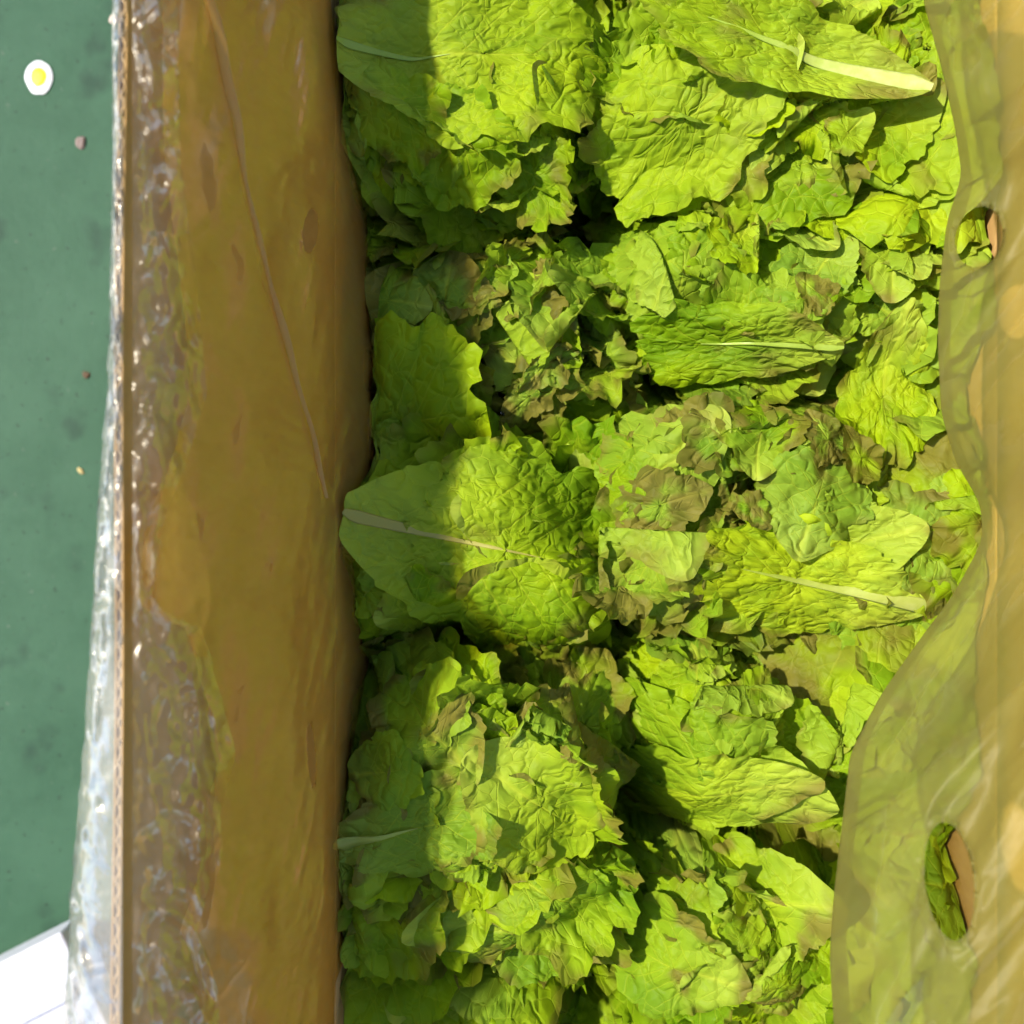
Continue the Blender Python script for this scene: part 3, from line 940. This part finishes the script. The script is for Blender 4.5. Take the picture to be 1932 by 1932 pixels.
make_head("lettuce head with a leaf fanned from a pinkish midrib and a sunlit broad half", (560, 960), -10, (900, 1100), 300, 220, 0.0, 36, 12, 6, 4,
          tone=0.35, brown=0.02, heroes=(
              dict(a=(850, 960), b=(1165, 990), width=1.0, creases=4, cls="flat", tone=.5),
              dict(a=(870, 1090), b=(1130, 1290), width=1.2, creases=4, cls="flat", tone=.6, brown=.05),
              dict(a=(640, 968), b=(1180, 1090), width=.82, rib=(.5, .0055), creases=3, camp=.12, cls="flat", tone=.5, rosy=1.0, zscale=.7),
              dict(a=(700, 1180), b=(870, 1120), width=1.1, cls="crumple", creases=4, res=1, tone=.2),
              dict(a=(1040, 1330), b=(1090, 1220), width=.9, cls="flat", creases=2, res=1, tone=.3)))
make_head("lettuce head with a veined folded leaf over a dull brown-tinged leaf in the left row", (545, 1570), 8, (890, 1470), 300, 190, -0.004, 37, 12, 7, 4,
          dull=0.25, tone=0.3, brown=0.10, heroes=(
              dict(a=(900, 1470), b=(740, 1290), width=1.1, creases=4, cls="flat", brown=.16, tone=0.0),
              dict(a=(615, 1600), b=(930, 1530), width=.7, rib=(.5, .009), creases=2, tone=.2, zscale=.6, rosy=.4),
              dict(a=(640, 1480), b=(790, 1440), width=1.1, creases=1, camp=.1, cls="flat", res=1),
              dict(a=(880, 1410), b=(1120, 1600), width=1.05, creases=6, camp=.3, cls="flat", tone=.5)))
make_head("brown-tinged lettuce head with ragged torn leaves in the middle of the right row", (1985, 1050), 176, (1420, 930), 290, 260, 0.002, 38, 12, 15, 6,
          dull=0.32, tone=0.25, brown=0.25, heroes=(
              dict(a=(1760, 990), b=(1360, 1110), width=.6, creases=3, cls="ruffle", tone=.7, brown=0.0),
              dict(a=(1780, 1150), b=(1330, 1060), width=.55, rib=(.62, .007), pale=.6, creases=3, cls="flat", tone=.8, brown=0.0, rosy=.3),
              dict(a=(1510, 1060), b=(1570, 860), width=1.15, creases=3, cls="flat", tone=.1, brown=.08),
              dict(a=(1460, 1000), b=(1400, 930), width=.9, creases=3, cls="crumple", brown=.34, res=1)))
make_head("lettuce head pressed flat into many small folded leaf pieces below the white midrib", (1985, 450), 179, (1470, 480), 300, 210, 0.004, 39, 10, 24, 2,
          dull=0.3, tone=0.3, brown=0.0, ruffle=.3, steep=.05, heroes=(
              dict(a=(1790, 395), b=(1640, 400), width=.9, rib=(.5, .007), creases=3, cls="ruffle", res=1, tone=.6),
              dict(a=(1720, 560), b=(1700, 860), width=.6, creases=3, cls="ruffle", tone=.9),
              dict(a=(1580, 470), b=(1470, 330), width=.9, creases=3, cls="flat", res=1, tone=.3, folds=((.3, 2.9, .4),)),
              dict(a=(1440, 380), b=(1370, 500), width=1.0, creases=2, cls="flat", res=1, tone=.3, folds=((.25, 2.9, 2.0),)),
              dict(a=(1500, 520), b=(1570, 580), width=.9, creases=1, cls="flat", res=1, brown=.40),
              dict(a=(1530, 770), b=(1590, 880), width=.9, creases=3, cls="crumple", brown=.46, res=1),
              dict(a=(1600, 650), b=(1215, 628), width=.42, rib=(.55, .004), pale=.1, creases=3, cls="flat", tone=.3, zscale=.8),
              dict(a=(1600, 800), b=(1660, 910), width=.9, creases=3, cls="crumple", brown=.50, res=1)))
make_head("half shaded lettuce head with a broad crinkled leaf at the upper left", (550, 120), -7, (890, 130), 300, 220, 0.004, 40, 13, 6, 5,
          tone=0.45, brown=0.02, ruffle=.7, heroes=(
              dict(a=(700, 170), b=(960, 330), width=.9, creases=3, cls="ruffle", tone=.4, brown=.03),
              dict(a=(610, 110), b=(1130, 110), width=.75, creases=4, camp=.2, cls="flat", tone=.55, rib=(.4, .004)),
              dict(a=(650, 130), b=(830, 270), width=.8, creases=2, camp=.15, cls="flat", tone=.1)))
make_head("lettuce head with a long white midrib at the upper right of the box", (1985, 200), 170, (1470, 130), 320, 200, 0.010, 41, 12, 6, 3,
          tone=0.5, brown=0.02, heroes=(
              dict(a=(1420, 130), b=(1420, 260), width=1.3, creases=4, cls="flat", tone=.6, res=1),
              dict(a=(1640, 210), b=(1560, 290), width=1.2, creases=5, cls="crumple", tone=.6, res=1),
              dict(a=(1500, 90), b=(1145, 320), width=.75, creases=3, camp=.2, cls="flat", tone=.4),
              dict(a=(1730, 192), b=(1215, 25), width=.46, rib=(.62, .0072), creases=2, camp=.10, cls="flat", tone=.7, zscale=.5, lift=.010, stiff=.9, pale=1.0))) 
# let the whole pile settle to the height it has in the carton, keeping its relief
Hs = blur(H, 8); Ts = blur(TARGET, 3)
for me, hl in LEAF_MESHES:
    n = len(me.vertices)
    co = np.empty(n * 3, np.float32); me.vertices.foreach_get("co", co); co = co.reshape(-1, 3)
    wx, wy, wz = co[:, 0] + hl[0], co[:, 1] + hl[1], co[:, 2] + hl[2]
    hs = sample(Hs, wx, wy); ts = sample(Ts, wx, wy)
    rel = wz - hs
    rel = np.where(rel > 0, 0.72 * rel, rel)
    co[:, 2] = hs + 0.92 * (ts - hs) + rel - hl[2]
    me.vertices.foreach_set("co", co.ravel()); me.update()
H = Hs + 0.92 * (Ts - Hs) + 0.72 * (H - Hs)
print("leaves", leaf_count, sum(len(m.polygons) for m in bpy.data.meshes) * 2, np.percentile(H[(gx > -.08) & (gx < .24) & (abs(gy) < .27)], [5, 25, 50, 75, 95, 100]).round(3))

# ---------------------------------------------------------------- plastic liner bag
bag = link("plastic_liner_bag", None, None, loc=(0, 0, FLOOR_Z))
tag(bag, "crinkled see-through plastic bag lining the carton and folded over its sides", "plastic bag")


def film(name, V, mat, keep=None, parent=None):
    nr, nc = V.shape[:2]
    f = grid_faces(nr, nc)
    v = V.reshape(-1, 3).copy()
    if keep is not None:
        f = f[keep]
    used = np.unique(f)
    mp = -np.ones(len(v), int); mp[used] = np.arange(len(used))
    o = link(name, mesh_from(name, v[used], mp[f]), mat, parent or bag)
    if parent is None:
        o.location = (0, 0, -FLOOR_Z)
    return o


def flap_z(px):
    c_ = (px - 966.0) * K / CAM_Z
    sl = (FOLD_X - RIM_X) / RIM_Z
    return (FOLD_X - CAM_Z * c_) / (sl - c_)


def pl(pts, y):
    pts = np.array(pts, float)
    return np.interp(y, pts[:, 0], pts[:, 1])


def smooth_pl(pts, y, w=60):
    return np.mean([pl(pts, y + d_) for d_ in np.linspace(-w, w, 9)], 0)


A_EDGE = [(-300, 325), (0, 335), (300, 340), (560, 375), (740, 390), (870, 350), (1000, 305), (1130, 285), (1180, 380), (1330, 420), (1420, 445), (1530, 415), (1620, 420), (1750, 370), (1850, 410), (2250, 430)]

# clear film: hangs outside the flap, over the rim and down its inner face
rows = np.linspace(-260, 2200, 420)
n_in, n_out = 60, 50
pyg = rows[:, None] + np.zeros((1, n_in))
ae = pl(A_EDGE, rows + 25 * (vnoise(rows / 40, rows * 0, 2) - .5))[:, None]
tt = np.linspace(0, 1, n_in)[None]
pxg = 250 + (ae - 250) * tt
gap = 0.0035 + 0.008 * tt * (1 - .3 * tt) + (0.007 * crumple(pxg / 75, pyg / 105, 1) * np.minimum(1, tt * 3) + 0.0022 * crumple(pxg / 30, pyg / 42, 3) * np.minimum(1, tt * 5)) * (0.3 + 1.2 * vnoise(pxg / 90, pyg / 110, 6))
zin = np.minimum(flap_z(pxg), RIM_Z) + gap
Vin = P(pxg, pyg, zin)
start = Vin[:, :1]
outw = smooth_pl([(-300, 36), (0, 28), (400, 30), (650, 36), (900, 62), (1100, 80), (1300, 96), (1500, 118), (1700, 145), (1932, 165), (2250, 180)], rows, 60) * 0.2e-3
th = np.linspace(0, np.pi / 2, 18)[None]
xo = start[..., 0] - 0.003 - outw[:, None] * np.sin(th)
zo = start[..., 2] + 0.002 - (outw[:, None] * 0.9) * (1 - np.cos(th))
tail = np.linspace(0.02, 1, n_out - 18)[None]
xo = np.concatenate([xo, xo[:, -1:] + 0.012 * tail * np.sin(rows[:, None] / 300)], 1)
zo = np.concatenate([zo, zo[:, -1:] - 0.26 * tail], 1)
yo = np.broadcast_to(start[..., 1], xo.shape)
ss = np.linspace(0, 1, n_out)[None]
cr = (0.004 * crumple(rows[:, None] / 110 + 3, ss * 16 + 5, 4) + 0.0012 * crumple(rows[:, None] / 30, ss * 46, 6)) * (0.35 + 1.1 * vnoise(rows[:, None] / 130, ss * 3, 2))
cr = cr * np.minimum(1, ss * 8)
Vout = np.stack([xo + cr * 0.8, yo, zo + cr], -1)
film("outer_overfold", Vout[:, ::-1], M_OUTER)
film("crinkled_overfold", Vin, M_CLEAR)

# liner hanging in front of the left flap, bounced light painted in as yellow
n_b = 90
be = smooth_pl(B_EDGE, rows, 40)[:, None]
bs = ae - 30
tt = np.linspace(0, 1, n_b)[None]
pyb = rows[:, None] + np.zeros_like(tt)
pxb = bs + (be - bs) * tt
gapb = 0.0085 + 0.005 * np.sin(np.pi * np.clip(tt * .95, 0, 1)) ** 0.8 * (0.6 + 0.8 * vnoise(pyb / 330, tt * 2 + 4, 2)) + 0.005 * (vnoise(pxb / 60, pyb / 170, 5) - .5)
gapb = gapb + 0.012 * tt ** 2 + 0.0022 * ridged(pxb / 26 + pyb / 130, pyb / 90, 7) * tt
zb = flap_z(pxb) + gapb
Vb = P(pxb, pyb, zb)
# it then turns back under itself towards the wall and goes down
last = Vb[:, -1]
tl = np.linspace(0.03, 1, 26)[None, :, None]
end = np.stack([np.full(len(rows), FOLD_X + 0.004), last[:, 1], np.full(len(rows), -0.09)], -1)
bul = np.sin(np.pi * tl) * 0.004
turn = last[:, None] * (1 - tl) + end[:, None] * tl + np.concatenate([bul, 0 * bul, 0 * bul], -1) * (0.5 + vnoise(rows / 60, rows * 0 + 2, 3))[:, None, None]
turn[..., 0] = np.minimum(turn[..., 0], last[:, None, 0] + 0.002)
Vb = np.concatenate([Vb, turn], 1)
nr, nc = Vb.shape[:2]
PXB = np.concatenate([pxb, np.full((nr, 26), 5e4)], 1); PYB = np.concatenate([pyb, np.full((nr, 26), 5e4)], 1)


def punch(V, PX, PY, holes):
    """cut smooth oval holes into a film grid"""
    nr, nc = PX.shape
    keep = np.ones((nr - 1) * (nc - 1), bool)
    cx = 0.25 * (PX[1:, 1:] + PX[:-1, 1:] + PX[1:, :-1] + PX[:-1, :-1]).ravel(); cy = 0.25 * (PY[1:, 1:] + PY[:-1, 1:] + PY[1:, :-1] + PY[:-1, :-1]).ravel()
    for hx, hy, a, b, rot in holes:
        c_, s_ = math.cos(rot), math.sin(rot)
        X_ = ((cx - hx) * c_ + (cy - hy) * s_) / a; Y_ = (-(cx - hx) * s_ + (cy - hy) * c_) / b
        keep &= (X_ ** 2 + Y_ ** 2) > 1
        VX = ((PX - hx) * c_ + (PY - hy) * s_) / a; VY = (-(PX - hx) * s_ + (PY - hy) * c_) / b
        rr_ = np.sqrt(VX ** 2 + VY ** 2) + 1e-9
        m = (rr_ > 0.72) & (rr_ < 1.18)
        k_ = np.where(m, 1 / rr_, 1.0)
        nx_ = VX * k_ * a; ny_ = VY * k_ * b
        npx = hx + nx_ * c_ - ny_ * s_; npy = hy + nx_ * s_ + ny_ * c_
        W_ = P(np.where(m, npx, 0.), np.where(m, npy, 0.), V[..., 2])
        V = np.where(m[..., None], W_, V)
        V[..., 2] += 0.0009 * np.exp(-((rr_ - 1) / 0.16) ** 2) * (0.4 + vnoise(PX / 9, PY / 9, 2))
    return V, keep


Vb, keepb = punch(Vb, PXB, PYB, [(586, 436, 14, 42, 0.1), (588, 1424, 7, 60, -0.06)])
film("liner_film", Vb, M_LINER, keepb)

# narrow pleat pinched into the liner
py_ = np.linspace(-120, 940, 90)
px_ = np.interp(py_, [-120, 0, 400, 646, 800, 940], [362, 394, 478, 538, 580, 618])
zc = np.array([np.interp(a_, pxb[k_], zb[k_]) for a_, k_ in zip(px_, np.searchsorted(rows, py_).clip(0, len(rows) - 1))]) + 0.0012
cpt = P(px_, py_, zc)
th = np.linspace(0, 2 * np.pi, 10, endpoint=False)
rad_ = 0.0024 - 0.0010 * np.linspace(0, 1, 90) + 0.0004 * np.sin(py_ / 70)
cpt[:, 0] += 0.0012 * np.sin(py_ / 95) + 0.0006 * np.sin(py_ / 31)
Tm = np.stack([cpt[:, 0, None] + rad_[:, None] * np.cos(th), np.broadcast_to(cpt[:, 1, None], (90, 10)), cpt[:, 2, None] + 0.22 * rad_[:, None] * np.sin(th)], -1)
pl_o = link("pleat", mesh_from("pleat", Tm.reshape(-1, 3), grid_faces(90, 10, True)), M_PLEAT, bag, (0, 0, -FLOOR_Z))

# liner on the right: billows in over the lettuces, folds back under itself
R_EDGE = [(-300, 1700), (0, 1742), (120, 1775), (230, 1800), (330, 1815), (420, 1786), (540, 1772), (650, 1769), (780, 1776), (870, 1802), (950, 1850), (1020, 1854), (1120, 1800), (1200, 1740), (1310, 1662), (1420, 1604), (1560, 1588), (1680, 1574), (1800, 1565), (1932, 1573), (2250, 1590)]
n_r = 130
re = smooth_pl(R_EDGE, rows, 22)[:, None]
tt = np.linspace(0, 1, n_r)[None]
pyr = rows[:, None] + np.zeros_like(tt)
pxr = re + (2180 - re) * tt
ze = smooth_pl([(-300, .08), (0, .075), (400, .065), (800, .06), (980, .05), (1200, .06), (1500, .075), (1932, .085), (2250, .085)], rows, 80)[:, None]
w_ = pxr - re
zr = ze + 0.085 * (1 - np.exp(-w_ / 260)) + 0.020 * (vnoise(pxr / 120 + pyr / 260, pyr / 420, 1) - .5) * np.minimum(1, w_ / 80)
zr = zr + 0.010 * ridged(pxr / 170 + pyr / 210, pyr / 500 - pxr / 600, 3, 2) * np.minimum(1, w_ / 60) + 0.0010 * ridged(pxr / 60 + pyr / 80, pyr / 160, 5) * np.minimum(1, w_ / 30)
Vr = P(pxr, pyr, zr)
rim = board_point(1, Vr[:, -1, 1], np.ones(len(rows)) * 1.0, -0.004)
tl = np.linspace(0.1, 1, 10)[None, :, None]
Vr2 = Vr[:, -1:] * (1 - tl) + rim[:, None] * tl
edge = Vr[:, 0]
tl = np.linspace(0.04, 1, 24)[None, :, None]
end = edge + np.array([0.012, 0.0, -0.014])
under = edge[:, None] * (1 - tl) + end[:, None] * tl
under[..., 2] -= (np.sin(np.pi * tl) * 0.003)[..., 0]
under[..., 2] = np.minimum(under[..., 2], edge[:, None, 2] - 0.004 * tl[..., 0])
Vr = np.concatenate([under[:, ::-1], Vr, Vr2], 1)
PXR = np.concatenate([np.full((nr, 24), 5e4), pxr, np.full((nr, 10), 5e4)], 1); PYR = np.concatenate([np.full((nr, 24), 5e4), pyr, np.full((nr, 10), 5e4)], 1)
Vr, keepr = punch(Vr, PXR, PYR, [(1846, 448, 44, 58, 0.25), (1790, 1662, 46, 112, -0.12)])
film("liner_film", Vr, M_LINER_R, keepr)


# ---------------------------------------------------------------- crumbs on the floor and a beetle
def crumb(px, py, size, colour, label, seed):
    r = np.random.default_rng(seed)
    p0 = P(float(px), float(py), FLOOR_Z)
    me = dome("crumb", size, size * r.uniform(.6, .9), size * 0.35, seed, 18, 6)
    co = np.empty(len(me.vertices) * 3, np.float32); me.vertices.foreach_get("co", co); co = co.reshape(-1, 3)
    co[:, :2] *= 1 + 0.5 * (vnoise(co[:, :1] / size * 2 + 7, co[:, 1:2] / size * 2 + 7, seed) - .5)
    co[:, 2] *= 0.6 + 0.8 * vnoise(co[:, 0] / size * 3 + 3, co[:, 1] / size * 3 + 3, seed + 1)
    me.vertices.foreach_set("co", co.ravel()); me.update()
    o = link("crumb", me, plain("crumb_" + str(seed), colour, 0.8, 0.3, 600.0), None, (float(p0[0]), float(p0[1]), FLOOR_Z + 0.0006))
    o.rotation_euler = (0, 0, r.uniform(0, 3))
    tag(o, label, "crumb", "crumbs on the green floor")


crumb(152, 888, 0.0032, (0.52, 0.42, 0.18), "pale tan crumb on the green floor halfway down beside the film", 61)
crumb(163, 708, 0.0035, (0.10, 0.06, 0.03), "dark brown crumb on the green floor above the tan crumb", 62)
crumb(216, 38, 0.0042, (0.62, 0.50, 0.44), "pale pinkish crumb on the green floor at the top beside the film", 63)
crumb(153, 268, 0.0050, (0.24, 0.18, 0.16), "dull reddish crumb on the green floor below the round spot", 64)

bpy.context.view_layer.update()
p0 = P(946.0, 780.0, 0.0)
d0 = Vector((float(p0[0]), float(p0[1]), -CAM_Z)).normalized()
hit, hp, hn, _i, hob, _m = scene.ray_cast(bpy.context.evaluated_depsgraph_get(), Vector((0, 0, CAM_Z)), d0)
if hit:
    if hn.z < 0:
        hn = -hn
    M_BUG = plain("beetle_shell", (0.012, 0.010, 0.010), 0.25)
    beetle = link("beetle", dome("beetle_body", 0.0011, 0.0015, 0.0009, 3, 20, 8), M_BUG, None, tuple(hp + hn * 0.0003))
    beetle.rotation_euler = hn.to_track_quat('Z', 'Y').to_euler()
    link("head", dome("beetle_head", 0.0006, 0.0005, 0.0006, 4, 16, 6), M_BUG, beetle, (0, 0.0017, 0))
    for sx in (-1, 1):
        for k in range(3):
            yk = 0.0009 - 0.0009 * k
            q0, q1 = np.array([sx * 0.0009, yk, 0.0003]), np.array([sx * 0.0019, yk + 0.0004 * (1 - k), -0.0001])
            w = np.array([0, 0.00012, 0])
            v = [q0 - w, q0 + w, q1 + w, q1 - w, q0 - w + [0, 0, .0002], q0 + w + [0, 0, .0002], q1 + w + [0, 0, .0002], q1 - w + [0, 0, .0002]]
            link("leg", mesh_from("beetle_leg", v, [(0, 1, 2, 3), (7, 6, 5, 4), (0, 4, 5, 1), (2, 6, 7, 3), (1, 5, 6, 2), (0, 3, 7, 4)], False), M_BUG, beetle)
    tag(beetle, "tiny black beetle sitting on a lettuce leaf left of the dark hollow", "beetle")
